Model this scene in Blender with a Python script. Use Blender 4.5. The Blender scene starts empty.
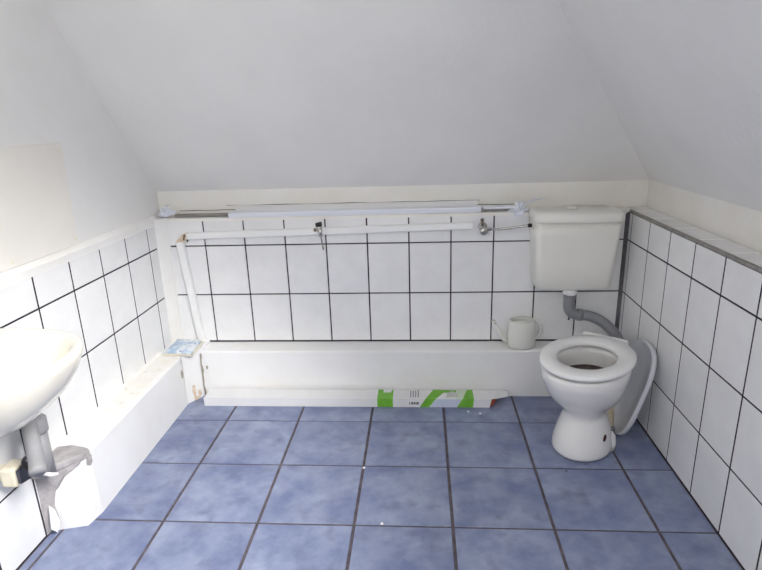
import bpy, bmesh, math, random
from mathutils import Vector, Matrix, noise

random.seed(7)
SC = bpy.context.scene
COL = SC.collection

# ------------------------------------------------------------------ camera
cam_d = bpy.data.cameras.new('camera')
cam = bpy.data.objects.new('camera', cam_d)
COL.objects.link(cam)
_r = Vector((0.99724828, 0.06730488, -0.03107942))
_u = Vector((0.0101, 0.29197443, 0.95637279))
_f = Vector((-0.07344296, 0.95405502, -0.29049122))
cam.matrix_world = Matrix((
    (_r.x, _u.x, -_f.x, 0.1111),
    (_r.y, _u.y, -_f.y, -2.59985),
    (_r.z, _u.z, -_f.z, 1.33122),
    (0, 0, 0, 1)))
cam_d.sensor_width = 36.0
cam_d.lens = 554.75 * 36.0 / 762.0
cam_d.clip_start = 0.01
SC.camera = cam

# ------------------------------------------------------------------ world
world = bpy.data.worlds.new('sky')
SC.world = world
world.use_nodes = True
wn = world.node_tree
bg = wn.nodes['Background']
bg.inputs['Color'].default_value = (0.93, 0.95, 1.0, 1)
bg.inputs['Strength'].default_value = 1.5

# daylight entering through the roof window in the right-hand slope (outside the glass)
SLOPE_R = math.atan2(1.139, 1.0)


def area_light(name, loc, direction, sx, sy, power, color):
    d = bpy.data.lights.new(name, 'AREA')
    d.shape = 'RECTANGLE'
    d.size, d.size_y = sx, sy
    d.energy = power
    d.color = color
    o = bpy.data.objects.new(name, d)
    o.location = loc
    o.rotation_euler = Vector(direction).to_track_quat('-Z', 'Y').to_euler()
    COL.objects.link(o)
    return o


WIN_Y0, WIN_Y1 = -2.65, -1.75
WIN_X0, WIN_X1 = 0.22, 0.72
_xc = (WIN_X0 + WIN_X1) / 2
_zc = 1.013 + 1.139 * (1.166 - _xc)
_n = Vector((-math.sin(SLOPE_R), 0, -math.cos(SLOPE_R)))
area_light('roof_window_daylight', Vector((_xc, (WIN_Y0 + WIN_Y1) / 2, _zc)) - _n * 0.14, _n,
           0.9, 0.75, 18, (1.0, 0.985, 0.96))
# added frontal fill light, set in an unseen window behind the camera
W2 = (-0.65, 0.20, 1.0, 1.95)
area_light('front_fill_light', ((W2[0] + W2[1]) / 2, -3.6 - 0.12, (W2[2] + W2[3]) / 2), (0, 1, 0),
           0.88, 0.98, 11, (1.0, 0.985, 0.98))

# hazy sun shining in through the roof window onto the basin corner
sun_d = bpy.data.lights.new('sun', 'SUN')
sun_d.energy = 14.5
sun_d.angle = math.radians(38)
sun_d.color = (1.0, 0.985, 0.965)
sun = bpy.data.objects.new('sun', sun_d)
sun.rotation_euler = (Vector((-1.07, -0.84, 0.05)) - Vector((_xc, (WIN_Y0 + WIN_Y1) / 2, _zc))).to_track_quat('-Z', 'Y').to_euler()
sun.location = (2.5, -3.5, 4)
COL.objects.link(sun)

# ------------------------------------------------------------------ exposure
SC.view_settings.view_transform = 'Standard'
SC.view_settings.look = 'None'
SC.view_settings.gamma = 1.0
SC.view_settings.use_curve_mapping = False
SC.view_settings.exposure = 0.33
SC.cycles.max_bounces = 16
SC.cycles.diffuse_bounces = 10


# ------------------------------------------------------------------ materials
def lin(c):
    out = []
    for v in c[:3]:
        v = v / 255.0
        out.append(v / 12.92 if v <= 0.04045 else ((v + 0.055) / 1.055) ** 2.4)
    return (*out, 1.0)


def mat(name, col, rough=0.5, metal=0.0, col2=None, scale=8.0, detail=4.0, lo=0.35, hi=0.65,
        bump=0.0, bump_scale=60.0, coat=0.0, rand=0.0, coords='Object', trans=0.0, alpha_mix=0.0,
        col3=None, scale3=20.0, lo3=0.6, hi3=0.72, spec=0.5):
    m = bpy.data.materials.new(name)
    m.use_nodes = True
    nt = m.node_tree
    N, L = nt.nodes, nt.links
    b = N['Principled BSDF']
    b.inputs['Roughness'].default_value = rough
    b.inputs['Metallic'].default_value = metal
    b.inputs['Coat Weight'].default_value = coat
    b.inputs['Specular IOR Level'].default_value = spec
    b.inputs['Transmission Weight'].default_value = trans
    tc = N.new('ShaderNodeTexCoord')
    vec = tc.outputs[coords]
    if rand:
        oi = N.new('ShaderNodeObjectInfo')
        mu = N.new('ShaderNodeVectorMath')
        mu.operation = 'MULTIPLY_ADD'
        cmb = N.new('ShaderNodeCombineXYZ')
        for i in range(3):
            L.new(oi.outputs['Random'], cmb.inputs[i])
        mu.inputs[1].default_value = (37, 53, 71)
        L.new(cmb.outputs[0], mu.inputs[0])
        L.new(vec, mu.inputs[2])
        vec = mu.outputs[0]
    cur = None
    if col2 is not None:
        nz = N.new('ShaderNodeTexNoise')
        nz.inputs['Scale'].default_value = scale
        nz.inputs['Detail'].default_value = detail
        nz.inputs['Roughness'].default_value = 0.6
        L.new(vec, nz.inputs['Vector'])
        cr = N.new('ShaderNodeValToRGB')
        cr.color_ramp.elements[0].position = lo
        cr.color_ramp.elements[1].position = hi
        cr.color_ramp.elements[0].color = lin(col)
        cr.color_ramp.elements[1].color = lin(col2)
        L.new(nz.outputs['Fac'], cr.inputs['Fac'])
        cur = cr.outputs['Color']
    if col3 is not None:
        n3 = N.new('ShaderNodeTexNoise')
        n3.inputs['Scale'].default_value = scale3
        n3.inputs['Detail'].default_value = 5
        L.new(vec, n3.inputs['Vector'])
        c3 = N.new('ShaderNodeValToRGB')
        c3.color_ramp.elements[0].position = lo3
        c3.color_ramp.elements[1].position = hi3
        L.new(n3.outputs['Fac'], c3.inputs['Fac'])
        mx = N.new('ShaderNodeMix')
        mx.data_type = 'RGBA'
        L.new(c3.outputs['Color'], mx.inputs[0])
        if cur is None:
            mx.inputs[6].default_value = lin(col)
        else:
            L.new(cur, mx.inputs[6])
        mx.inputs[7].default_value = lin(col3)
        cur = mx.outputs[2]
    if rand and rand > 0.001:
        hs = N.new('ShaderNodeHueSaturation')
        mr = N.new('ShaderNodeMapRange')
        mr.inputs['To Min'].default_value = 1 - rand
        mr.inputs['To Max'].default_value = 1 + rand
        L.new(oi.outputs['Random'], mr.inputs['Value'])
        L.new(mr.outputs[0], hs.inputs['Value'])
        if cur is None:
            hs.inputs['Color'].default_value = lin(col)
        else:
            L.new(cur, hs.inputs['Color'])
        cur = hs.outputs['Color']
    if cur is None:
        b.inputs['Base Color'].default_value = lin(col)
    else:
        L.new(cur, b.inputs['Base Color'])
    if bump:
        nb = N.new('ShaderNodeTexNoise')
        nb.inputs['Scale'].default_value = bump_scale
        nb.inputs['Detail'].default_value = 3
        L.new(vec, nb.inputs['Vector'])
        bp = N.new('ShaderNodeBump')
        bp.inputs['Strength'].default_value = bump
        bp.inputs['Distance'].default_value = 0.01
        L.new(nb.outputs['Fac'], bp.inputs['Height'])
        L.new(bp.outputs['Normal'], b.inputs['Normal'])
    return m


M = {}
M['plaster'] = mat('plaster', (226, 225, 223), 0.85, col2=(232, 231, 229), scale=2.0, bump=0.12, bump_scale=45)
M['plaster_cream'] = mat('plaster_cream', (229, 226, 218), 0.8, col2=(234, 232, 227), scale=5, bump=0.15, bump_scale=40)
M['panel'] = mat('panel', (224, 221, 214), 0.6, col2=(229, 226, 219), scale=3)
M['tile'] = mat('tile', (228, 228, 228), 0.22, col2=(234, 234, 234), scale=9, rand=0.012, bump=0.03, bump_scale=14)
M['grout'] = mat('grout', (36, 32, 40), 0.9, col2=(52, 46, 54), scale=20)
M['grout_light'] = mat('grout_light', (164, 157, 146), 0.9, col2=(148, 140, 130), scale=30)
M['sealant'] = mat('sealant', (86, 82, 88), 0.7, col2=(104, 100, 104), scale=30)
M['edge_grey'] = mat('edge_grey', (128, 124, 118), 0.7, col2=(150, 146, 140), scale=30)
M['floor_tile'] = mat('floor_tile', (106, 116, 150), 0.42, col2=(144, 153, 177), scale=8, detail=10, lo=0.34, hi=0.66,
                      rand=0.03, bump=0.05, bump_scale=25, col3=(104, 110, 136), scale3=15, lo3=0.52, hi3=0.8)
M['floor_grout'] = mat('floor_grout', (74, 68, 76), 0.95, col2=(102, 94, 98), scale=25, bump=0.3, bump_scale=90)
M['paint_white'] = mat('paint_white', (234, 234, 234), 0.55, col2=(229, 228, 226), scale=4, bump=0.1, bump_scale=30,
                       col3=(226, 223, 216), scale3=7, lo3=0.6, hi3=0.85)
M['paint_edge'] = mat('paint_edge', (238, 236, 232), 0.7, col2=(232, 229, 221), scale=14, bump=0.4, bump_scale=50,
                      col3=(196, 182, 164), scale3=26, lo3=0.64, hi3=0.76)
M['paint_clean'] = mat('paint_clean', (234, 233, 231), 0.45, col2=(229, 227, 223), scale=5, bump=0.08, bump_scale=30)
M['stain'] = mat('stain', (202, 178, 150), 0.9, col2=(226, 214, 196), scale=45, bump=0.3)
M['rust'] = mat('rust', (88, 44, 30), 0.9, col2=(48, 26, 22), scale=60, bump=0.3)
M['cement'] = mat('cement', (150, 147, 148), 0.9, col2=(178, 174, 174), scale=18, bump=0.4, bump_scale=60)
M['ceramic'] = mat('ceramic', (228, 227, 225), 0.12, coat=0.3)
M['ceramic_sink'] = mat('ceramic_sink', (221, 217, 205), 0.12, coat=0.3)
M['water'] = mat('water', (128, 116, 106), 0.15, col2=(168, 158, 146), scale=12)
M['limescale'] = mat('limescale', (62, 46, 44), 0.5, col2=(100, 80, 72), scale=30)
M['seat'] = mat('seat', (232, 232, 231), 0.28)
M['cistern'] = mat('cistern', (229, 227, 219), 0.3, col2=(233, 231, 224), scale=3)
M['plastic_white'] = mat('plastic_white', (236, 236, 235), 0.35)
M['plastic_can'] = mat('plastic_can', (222, 222, 214), 0.4)
M['pvc_grey'] = mat('pvc_grey', (128, 129, 133), 0.4, col2=(136, 137, 141), scale=10)
M['pvc_light'] = mat('pvc_light', (140, 140, 143), 0.45, col2=(152, 151, 153), scale=10)
M['chrome'] = mat('chrome', (190, 188, 184), 0.2, metal=1.0)
M['brass_dull'] = mat('brass_dull', (112, 100, 88), 0.4, metal=0.8)
M['black'] = mat('black', (28, 27, 30), 0.5)
M['dark'] = mat('dark_grey_plastic', (62, 63, 72), 0.45)
M['cream_plastic'] = mat('cream_plastic', (226, 218, 196), 0.5)
M['brown_card'] = mat('brown_card', (160, 84, 62), 0.9, col2=(128, 66, 50), scale=40)
M['cardboard'] = mat('cardboard_white', (224, 224, 224), 0.6, col2=(218, 218, 219), scale=6)
M['green'] = mat('green_print', (112, 178, 52), 0.5, col2=(104, 168, 48), scale=20)
M['green_pale'] = mat('pale_green_print', (198, 212, 190), 0.5)
M['grey_print'] = mat('grey_print', (176, 178, 176), 0.5, col2=(196, 198, 196), scale=60)
M['blue_print'] = mat('pale_blue_print', (196, 204, 220), 0.5)
M['ink'] = mat('ink', (84, 88, 92), 0.6)
M['strip_white'] = mat('strip_white', (228, 231, 238), 0.4)
M['strip_grey'] = mat('strip_grey', (150, 148, 144), 0.5, col2=(120, 116, 112), scale=12)
M['paper'] = mat('paper', (226, 228, 234), 0.6, col2=(216, 219, 228), scale=20)
M['packet'] = mat('packet', (160, 182, 206), 0.35, col2=(218, 224, 230), scale=22, lo=0.42, hi=0.58,
                  col3=(110, 128, 160), scale3=34, lo3=0.62, hi3=0.7)
M['packet_edge'] = mat('packet_edge', (226, 218, 198), 0.6)
M['foam'] = mat('foam', (206, 188, 156), 0.9, col2=(226, 214, 190), scale=24, bump=0.6, bump_scale=50,
                col3=(150, 110, 74), scale3=16, lo3=0.6, hi3=0.72)
M['lid_face'] = mat('lid_face', (206, 208, 213), 0.35)
M['wood'] = mat('door_paint', (226, 224, 218), 0.5)
M['chip'] = mat('chip', (232, 230, 226), 0.8)

gm = bpy.data.materials.new('window_glass')
gm.use_nodes = True
nt = gm.node_tree
nt.nodes.clear()
go = nt.nodes.new('ShaderNodeOutputMaterial')
gt = nt.nodes.new('ShaderNodeBsdfTransparent')
gg = nt.nodes.new('ShaderNodeBsdfGlossy')
gg.inputs['Roughness'].default_value = 0.02
gx = nt.nodes.new('ShaderNodeMixShader')
gx.inputs[0].default_value = 0.06
nt.links.new(gt.outputs[0], gx.inputs[1])
nt.links.new(gg.outputs[0], gx.inputs[2])
nt.links.new(gx.outputs[0], go.inputs[0])
M['glass'] = gm


# ------------------------------------------------------------------ mesh helpers
def link(name, me, m=None, parent=None, smooth=False, loc=None, rot=None):
    o = bpy.data.objects.new(name, me)
    if m is not None and len(me.materials) == 0:
        me.materials.append(M[m])
    if smooth:
        for p in me.polygons:
            p.use_smooth = True
    COL.objects.link(o)
    if parent is not None:
        o.parent = parent
    if loc is not None:
        o.location = loc
    if rot is not None:
        o.rotation_euler = rot
    return o


def obj(name, bm, m, parent=None, smooth=False, loc=None, rot=None, bevel=0.0, seg=2, subsurf=0):
    bmesh.ops.recalc_face_normals(bm, faces=bm.faces)
    me = bpy.data.meshes.new(name)
    bm.to_mesh(me)
    bm.free()
    o = link(name, me, m, parent, smooth, loc, rot)
    if bevel:
        md = o.modifiers.new('bevel', 'BEVEL')
        md.width = bevel
        md.segments = seg
        md.limit_method = 'ANGLE'
        md.angle_limit = math.radians(35)
    if subsurf:
        md = o.modifiers.new('subsurf', 'SUBSURF')
        md.levels = md.render_levels = subsurf
    return o


def tag(o, label=None, cat=None, group=None, kind=None):
    if label:
        o['label'] = label
    if cat:
        o['category'] = cat
    if group:
        o['group'] = group
    if kind:
        o['kind'] = kind
    return o


def struct(o, label=None, cat=None):
    o['kind'] = 'structure'
    if label:
        o['label'] = label
    if cat:
        o['category'] = cat
    return o


def empty(name, loc, rz=0.0):
    o = bpy.data.objects.new(name, None)
    o.empty_display_size = 0.05
    o.location = loc
    o.rotation_euler = (0, 0, rz)
    COL.objects.link(o)
    return o


def add_box(bm, x0, x1, y0, y1, z0, z1, mtx=None):
    vs = []
    for x in (x0, x1):
        for y in (y0, y1):
            for z in (z0, z1):
                p = Vector((x, y, z))
                vs.append(bm.verts.new(mtx @ p if mtx else p))
    for f in ((0, 1, 3, 2), (4, 6, 7, 5), (0, 4, 5, 1), (2, 3, 7, 6), (0, 2, 6, 4), (1, 5, 7, 3)):
        bm.faces.new([vs[i] for i in f])
    return vs


def box(x0, x1, y0, y1, z0, z1):
    bm = bmesh.new()
    add_box(bm, x0, x1, y0, y1, z0, z1)
    return bm


def prism(pts, d, bm=None):
    """closed polygon (3-D points) extruded along vector d"""
    bm = bm or bmesh.new()
    d = Vector(d)
    a = [bm.verts.new(Vector(p)) for p in pts]
    b = [bm.verts.new(Vector(p) + d) for p in pts]
    n = len(a)
    bm.faces.new(a)
    bm.faces.new(b[::-1])
    for i in range(n):
        bm.faces.new((a[i], b[i], b[(i + 1) % n], a[(i + 1) % n]))
    return bm


def loft(rings, cap0=True, cap1=True, bm=None, closed=True):
    bm = bm or bmesh.new()
    V = [[bm.verts.new(Vector(p)) for p in r] for r in rings]
    n = len(V[0])
    for a, b in zip(V, V[1:]):
        for i in range(n if closed else n - 1):
            j = (i + 1) % n
            bm.faces.new((a[i], a[j], b[j], b[i]))
    if cap0:
        bm.faces.new(V[0][::-1])
    if cap1:
        bm.faces.new(V[-1])
    return bm


def catmull(pts, n):
    pts = [Vector(p) for p in pts]
    P = [pts[0] * 2 - pts[1]] + pts + [pts[-1] * 2 - pts[-2]]
    out = []
    for i in range(1, len(P) - 2):
        for k in range(n):
            t = k / n
            a, b, c, d = P[i - 1], P[i], P[i + 1], P[i + 2]
            out.append(0.5 * ((2 * b) + (c - a) * t + (2 * a - 5 * b + 4 * c - d) * t * t + (3 * b - a - 3 * c + d) * t ** 3))
    out.append(pts[-1])
    return out


def tube(path, rad, n=12, bm=None, smooth_n=0, caps=True):
    if smooth_n:
        if isinstance(rad, (list, tuple)):
            rad = [rad[min(i // smooth_n, len(rad) - 1)] * (1 - (i % smooth_n) / smooth_n) +
                   rad[min(i // smooth_n + 1, len(rad) - 1)] * ((i % smooth_n) / smooth_n)
                   for i in range((len(path) - 1) * smooth_n + 1)]
        path = catmull(path, smooth_n)
    path = [Vector(p) for p in path]
    rings = []
    up = None
    for i, p in enumerate(path):
        t = (path[min(i + 1, len(path) - 1)] - path[max(i - 1, 0)]).normalized()
        if up is None:
            up = t.orthogonal().normalized()
        up = (up - t * up.dot(t)).normalized()
        s = t.cross(up)
        rr = rad[i] if isinstance(rad, (list, tuple)) else rad
        rings.append([p + (up * math.cos(2 * math.pi * k / n) + s * math.sin(2 * math.pi * k / n)) * rr for k in range(n)])
    return loft(rings, caps, caps, bm)


def lathe(profile, n=24, axis='Z', loc=(0, 0, 0), bm=None, caps=True):
    rings = []
    for r, h in profile:
        ring = []
        for k in range(n):
            a = 2 * math.pi * k / n
            c, s = r * math.cos(a), r * math.sin(a)
            p = {'Z': (c, s, h), 'X': (h, c, s), 'Y': (c, h, s)}[axis]
            ring.append(Vector(p) + Vector(loc))
        rings.append(ring)
    return loft(rings, caps, caps, bm)


# ------------------------------------------------------------------ room dimensions
XL, XR = -1.171, 1.064          # tiled wall faces
YF = -3.6                       # wall behind the camera
XLP, XRP, YBP = -1.195, 1.170, 0.085   # plaster faces above the ledges
ZL = 0.888                      # ledge height
ZS = 1.010                      # where the roof slopes start
ZC = 2.30
TW, TH = 0.2, 0.2517
Z3 = 0.246
GR = 0.0065
TT = 0.004                      # tile proud of grout

# floor -----------------------------------------------------------------------
floor = struct(obj('floor', box(XL - 0.3, XR + 0.3, YF - 0.15, 0.35, -0.1, -0.004), 'floor_grout'),
               'blue mottled square floor tiles with dark wide joints')
_tile_cache = {}


def tile_mesh(key, w, h, t, ch, m):
    """w x h tile in local XY, lying with its face at z=0, thickness t downwards, chamfered edge"""
    k = (key, round(w, 4), round(h, 4))
    if k in _tile_cache:
        return _tile_cache[k]
    bm = bmesh.new()
    rings = []
    for ins, z in ((0, -t), (0, -ch), (ch, 0)):
        a, b = w / 2 - ins, h / 2 - ins
        rings.append([(-a, -b, z), (a, -b, z), (a, b, z), (-a, b, z)])
    loft(rings, False, True, bm)
    bmesh.ops.recalc_face_normals(bm, faces=bm.faces)
    me = bpy.data.meshes.new(key)
    bm.to_mesh(me)
    bm.free()
    me.materials.append(M[m])
    _tile_cache[k] = me
    return me


def spans(lo, hi, origin, step, gap):
    out = []
    k = math.floor((lo - origin) / step) - 1
    while origin + k * step < hi:
        a, b = origin + k * step, origin + (k + 1) * step
        a2, b2 = max(a + gap / 2, lo), min(b - gap / 2, hi)
        if b2 - a2 > 0.012:
            out.append((a2, b2))
        k += 1
    return out


FT = 0.3362
FG = 0.011
for (xa, xb) in spans(XL + 0.003, XR - 0.004, -0.8008, FT, FG):
    for (ya, yb) in spans(YF + 0.003, 0.0, -0.3643, FT, FG * 0.8):
        if ya > -0.02:
            continue
        o = link('floor_tile', tile_mesh('floor_tile', xb - xa, yb - ya, 0.008, 0.002, 'floor_tile'), None, floor)
        o.location = ((xa + xb) / 2, (ya + yb) / 2, random.uniform(-0.0006, 0.0004))
        o.rotation_euler = (random.uniform(-.001, .001), random.uniform(-.001, .001), 0)

# tiled walls -------------------------------------------------------------------
wall_back = struct(obj('wall_back', box(XL - 0.25, XR + 0.3, TT, 0.30, -0.1, ZL - 0.002), 'grout'),
                   'low tiled back wall of white tiles with dark joints')
wall_left = struct(obj('wall_left', box(XL - 0.25, XL - 0.0016, YF, 0.0 + TT, -0.1, ZL - 0.002), 'grout'),
                   'low tiled left wall of white tiles behind washbasin')
wall_right = struct(obj('wall_right', box(XR + 0.0016, XR + 0.3, YF, 0.0 + TT, -0.1, ZL - 0.012), 'grout'),
                    'low tiled right wall of white tiles with tiled ledge')
ROWS = [(0.0 + 0.004, Z3 - GR / 2), (Z3 + GR / 2, Z3 + TH - GR / 2), (Z3 + TH + GR / 2, Z3 + 2 * TH - GR / 2),
        (Z3 + 2 * TH + GR / 2, ZL)]


def jit():
    return random.uniform(-.0025, .0025)


for (xa, xb) in spans(XL + 0.004, XR - 0.014, -0.9485, TW, GR):
    for (za, zb) in ROWS[1:]:
        o = link('wall_tile', tile_mesh('wall_tile', xb - xa, zb - za, 0.007, 0.0012, 'tile'), None, wall_back)
        o.location = ((xa + xb) / 2, 0, (za + zb) / 2)
        o.rotation_euler = (math.pi / 2 + jit(), jit(), 0)
for (ya, yb) in spans(YF, -0.002, -0.1226, TW, GR * 1.3):
    for i, (za, zb) in enumerate(ROWS):
        if i == 0 and ya > -0.85:
            continue
        o = link('wall_tile', tile_mesh('wall_tile', yb - ya, zb - za, 0.007, 0.0012, 'tile'), None, wall_left)
        o.location = (XL, (ya + yb) / 2, (za + zb) / 2)
        o.rotation_euler = (math.pi / 2, 0, math.pi / 2 + jit())
ZR_ROWS = ROWS[:3] + [(ROWS[3][0], ZL - 0.014)]
for (ya, yb) in spans(YF, -0.002, -0.0401, TW, GR * 1.3):
    for (za, zb) in ZR_ROWS:
        o = link('wall_tile', tile_mesh('wall_tile', yb - ya, zb - za, 0.007, 0.0012, 'tile'), None, wall_right)
        o.location = (XR, (ya + yb) / 2, (za + zb) / 2)
        o.rotation_euler = (math.pi / 2, 0, -math.pi / 2 + jit())
# ledge on the right: bed, tiles and grey edge
for (ya, yb) in spans(YF, 0.08, -0.0401, TW, 0.004):
    for (xa, xb) in ((XR + 0.011, XRP - 0.002),):
        o = link('ledge_tile', tile_mesh('ledge_tile', xb - xa, yb - ya, 0.010, 0.0012, 'tile'), None, wall_right)
        o.location = ((xa + xb) / 2, (ya + yb) / 2, ZL)
        o['label'] = 'white ledge tile with pale joint'
obj('ledge_bed', box(XR + 0.012, XRP + 0.01, YF, 0.09, ZL - 0.014, ZL - 0.0025), 'grout_light', wall_right)
o = obj('edge_strip', box(XR - 0.002, XR + 0.011, YF, 0.004, ZL - 0.012, ZL + 0.001), 'edge_grey', wall_right, bevel=0.003)
o['label'] = 'grey edging strip along tiled ledge'
# dark sealant in the back right corner
o = obj('corner_sealant', prism([(XR - 0.016, 0.002, 0.0), (XR + 0.002, 0.002, 0), (XR + 0.002, -0.012, 0)], (0, 0, ZL - 0.01)),
        'sealant', wall_right)
o['label'] = 'dark grey sealant in tile corner'
# painted strips over the top of the tiling (left and back) and the paint filled ledge tops
bm = bmesh.new()
prof = [(XL + 0.0015, 0.860), (XL + 0.002, ZL), (XL - 0.003, ZL + 0.003), (XLP, ZL + 0.015), (XLP - 0.03, ZL + 0.015), (XLP - 0.03, 0.86)]
yy = [0.01 - i * 0.06 for i in range(61)]
rings = []
for y in yy:
    w = noise.noise(Vector((y * 9, 0, 0))) * 0.004
    rings.append([(p[0], y, p[1] + (w if k == 0 else w * 0.3)) for k, p in enumerate(prof)])
loft(rings, True, True, bm)
struct(obj('trim_1', bm, 'paint_clean'), 'cream painted sloping ledge strip above left wall tiles')
bm = bmesh.new()
prof = [(-0.0015, 0.872), (-0.002, ZL - 0.002), (0.004, ZL + 0.001), (YBP, ZL + 0.003), (YBP + 0.03, ZL + 0.003), (YBP + 0.03, 0.872)]
rings = []
for i in range(38):
    x = XL - 0.02 + i * (XR - XL + 0.03) / 37
    w = noise.noise(Vector((x * 9, 3, 0))) * 0.003
    rings.append([(x, p[0], p[1] + (w if k == 0 else w * 0.2)) for k, p in enumerate(prof)])
loft(rings, True, True, bm)
struct(obj('trim_2', bm, 'plaster_cream'), 'cream painted ledge above back wall tiles')

# plaster above the ledges ---------------------------------------------------------
SB = 1.1526                     # back slope rise
SR = 1.139                      # right slope rise
WT = 0.06
y_top = YBP - (ZC - ZS) / SB
x_top = XRP - (ZC - ZS) / SR
struct(obj('wall_back_upright', box(XLP - 0.1, XRP + 0.1, YBP, YBP + WT, ZL - 0.02, ZS), 'plaster_cream'),
       'narrow cream plaster upright under the back roof slope')
wbu = bpy.data.objects['wall_back_upright']
for (xa, xb, zz, th, sd) in ((-0.85, 0.39, 0.934, 0.0022, 1.0), (-1.09, 0.60, 0.9115, 0.004, 5.0)):  # dark lines standing in for the shade between the ledge strips
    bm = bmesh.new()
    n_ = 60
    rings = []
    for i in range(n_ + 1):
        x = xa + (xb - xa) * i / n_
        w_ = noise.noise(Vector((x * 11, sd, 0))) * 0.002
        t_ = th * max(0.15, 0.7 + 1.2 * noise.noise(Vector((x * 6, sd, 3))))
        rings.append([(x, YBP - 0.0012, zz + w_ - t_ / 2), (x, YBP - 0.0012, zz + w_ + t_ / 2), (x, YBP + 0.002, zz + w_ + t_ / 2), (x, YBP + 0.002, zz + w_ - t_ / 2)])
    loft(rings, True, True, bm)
    obj('crack_or_shade_line', bm, 'grout', wbu)['label'] = 'thin dark line painted as shade between strips'
struct(obj('wall_right_upright', box(XRP, XRP + WT, YF - 0.1, YBP + WT, ZL - 0.02, ZS), 'plaster_cream'),
       'narrow cream plaster upright under the right roof slope')
struct(obj('wall_left_upper', box(XLP - WT, XLP, YF - 0.1, YBP + WT, ZL - 0.02, ZC + 0.05), 'plaster'),
       'white plaster gable wall above left tiling')
# back slope: left edge to the wall, right edge along the valley with the right slope
nb = Vector((0, SB, 1)).normalized() * WT
struct(obj('ceiling_back_slope', prism([(XLP - 0.05, YBP, ZS), (XRP, YBP, ZS), (x_top, y_top, ZC), (XLP - 0.05, y_top, ZC)], nb), 'plaster'),
       'white plaster roof slope over the back wall')


# right slope with the roof window opening
def rz(x):
    return ZS + SR * (XRP - x)


def yv(x):                      # valley line
    return YBP - (rz(x) - ZS) / SB


nr = Vector((SR, 0, 1)).normalized() * WT
bm = bmesh.new()
P = lambda x, y: (x, y, rz(x))
prism([P(XRP, YBP), P(XRP, WIN_Y1), P(WIN_X1, WIN_Y1), P(WIN_X0, WIN_Y1), P(x_top, WIN_Y1), P(x_top, y_top)], nr, bm)
prism([P(XRP, WIN_Y1), P(XRP, WIN_Y0), P(WIN_X1, WIN_Y0), P(WIN_X1, WIN_Y1)], nr, bm)
prism([P(WIN_X0, WIN_Y1), P(WIN_X0, WIN_Y0), P(x_top, WIN_Y0), P(x_top, WIN_Y1)], nr, bm)
prism([P(XRP, WIN_Y0), P(XRP, YF - 0.1), P(x_top, YF - 0.1), P(x_top, WIN_Y0)], nr, bm)
struct(obj('ceiling_right_slope', bm, 'plaster'), 'white plaster roof slope over the right wall')
struct(obj('ceiling', box(XLP - 0.05, x_top + 0.05, YF - 0.1, y_top + 0.05, ZC, ZC + 0.06), 'plaster'), 'flat white ceiling')
bm = bmesh.new()
for (a, b, c, e) in ((XLP - 0.05, W2[0], -0.02, ZC + 0.05), (W2[1], XRP + 0.1, -0.02, ZC + 0.05), (W2[0], W2[1], -0.02, W2[2]), (W2[0], W2[1], W2[3], ZC + 0.05)):
    add_box(bm, a, b, YF - 0.06, YF, c, e)
struct(obj('wall_front', bm, 'plaster'), 'white plaster wall opposite the toilet')
w2 = struct(empty('fill_window', ((W2[0] + W2[1]) / 2, YF - 0.03, W2[2])), 'added unseen window for fill light opposite the toilet')  # unseen window added to go with the frontal fill light
hw2, hh2 = (W2[1] - W2[0]) / 2, W2[3] - W2[2]
for (a, b, c, e) in ((-hw2, -hw2 + .05, 0, hh2), (hw2 - .05, hw2, 0, hh2), (-hw2 + .05, hw2 - .05, 0, .05), (-hw2 + .05, hw2 - .05, hh2 - .05, hh2)):
    obj('window_frame', box(a, b, -0.02, 0.03, c, e), 'plastic_white', w2)  # frame of the added fill window
obj('pane', box(-hw2 + .045, hw2 - .045, 0.0, 0.006, .045, hh2 - .045), 'glass', w2)  # pane of the added fill window
d1 = struct(obj('door_1', box(XLP, XLP + 0.06, -3.5, -2.75, 0.005, 2.0), 'wood', bevel=0.004), 'plain white door')
obj('door_handle', tube([(XLP + 0.06, -2.82, 1.02), (XLP + 0.10, -2.82, 1.02), (XLP + 0.10, -2.93, 1.02)], 0.009), 'chrome', d1, True)
# roof window: frame and pane
wz0, wz1 = rz(WIN_X1), rz(WIN_X0)
wroot = struct(empty('window_1', ((WIN_X0 + WIN_X1) / 2, (WIN_Y0 + WIN_Y1) / 2, (wz0 + wz1) / 2)), 'roof window in right slope')
ux = Vector((1, 0, -SR)).normalized()
un = Vector((SR, 0, 1)).normalized()
half = (WIN_X1 - WIN_X0) / 2 * math.hypot(1, SR)
halfy = (WIN_Y1 - WIN_Y0) / 2
mt = Matrix((
    (ux.x, 0, un.x, 0), (ux.y, 1, un.y, 0), (ux.z, 0, un.z, 0), (0, 0, 0, 1)))
for (a, b, c, d) in ((-half, -half + .045, -halfy, halfy), (half - .045, half, -halfy, halfy),
                     (-half + .045, half - .045, -halfy, -halfy + .045), (-half + .045, half - .045, halfy - .045, halfy)):
    bm = bmesh.new()
    add_box(bm, a, b, c, d, 0.02, 0.075, mt)
    obj('window_frame', bm, 'plastic_white', wroot)
bm = bmesh.new()
add_box(bm, -half + .04, half - .04, -halfy + .04, halfy - .04, 0.045, 0.051, mt)
obj('pane', bm, 'glass', wroot)

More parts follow.
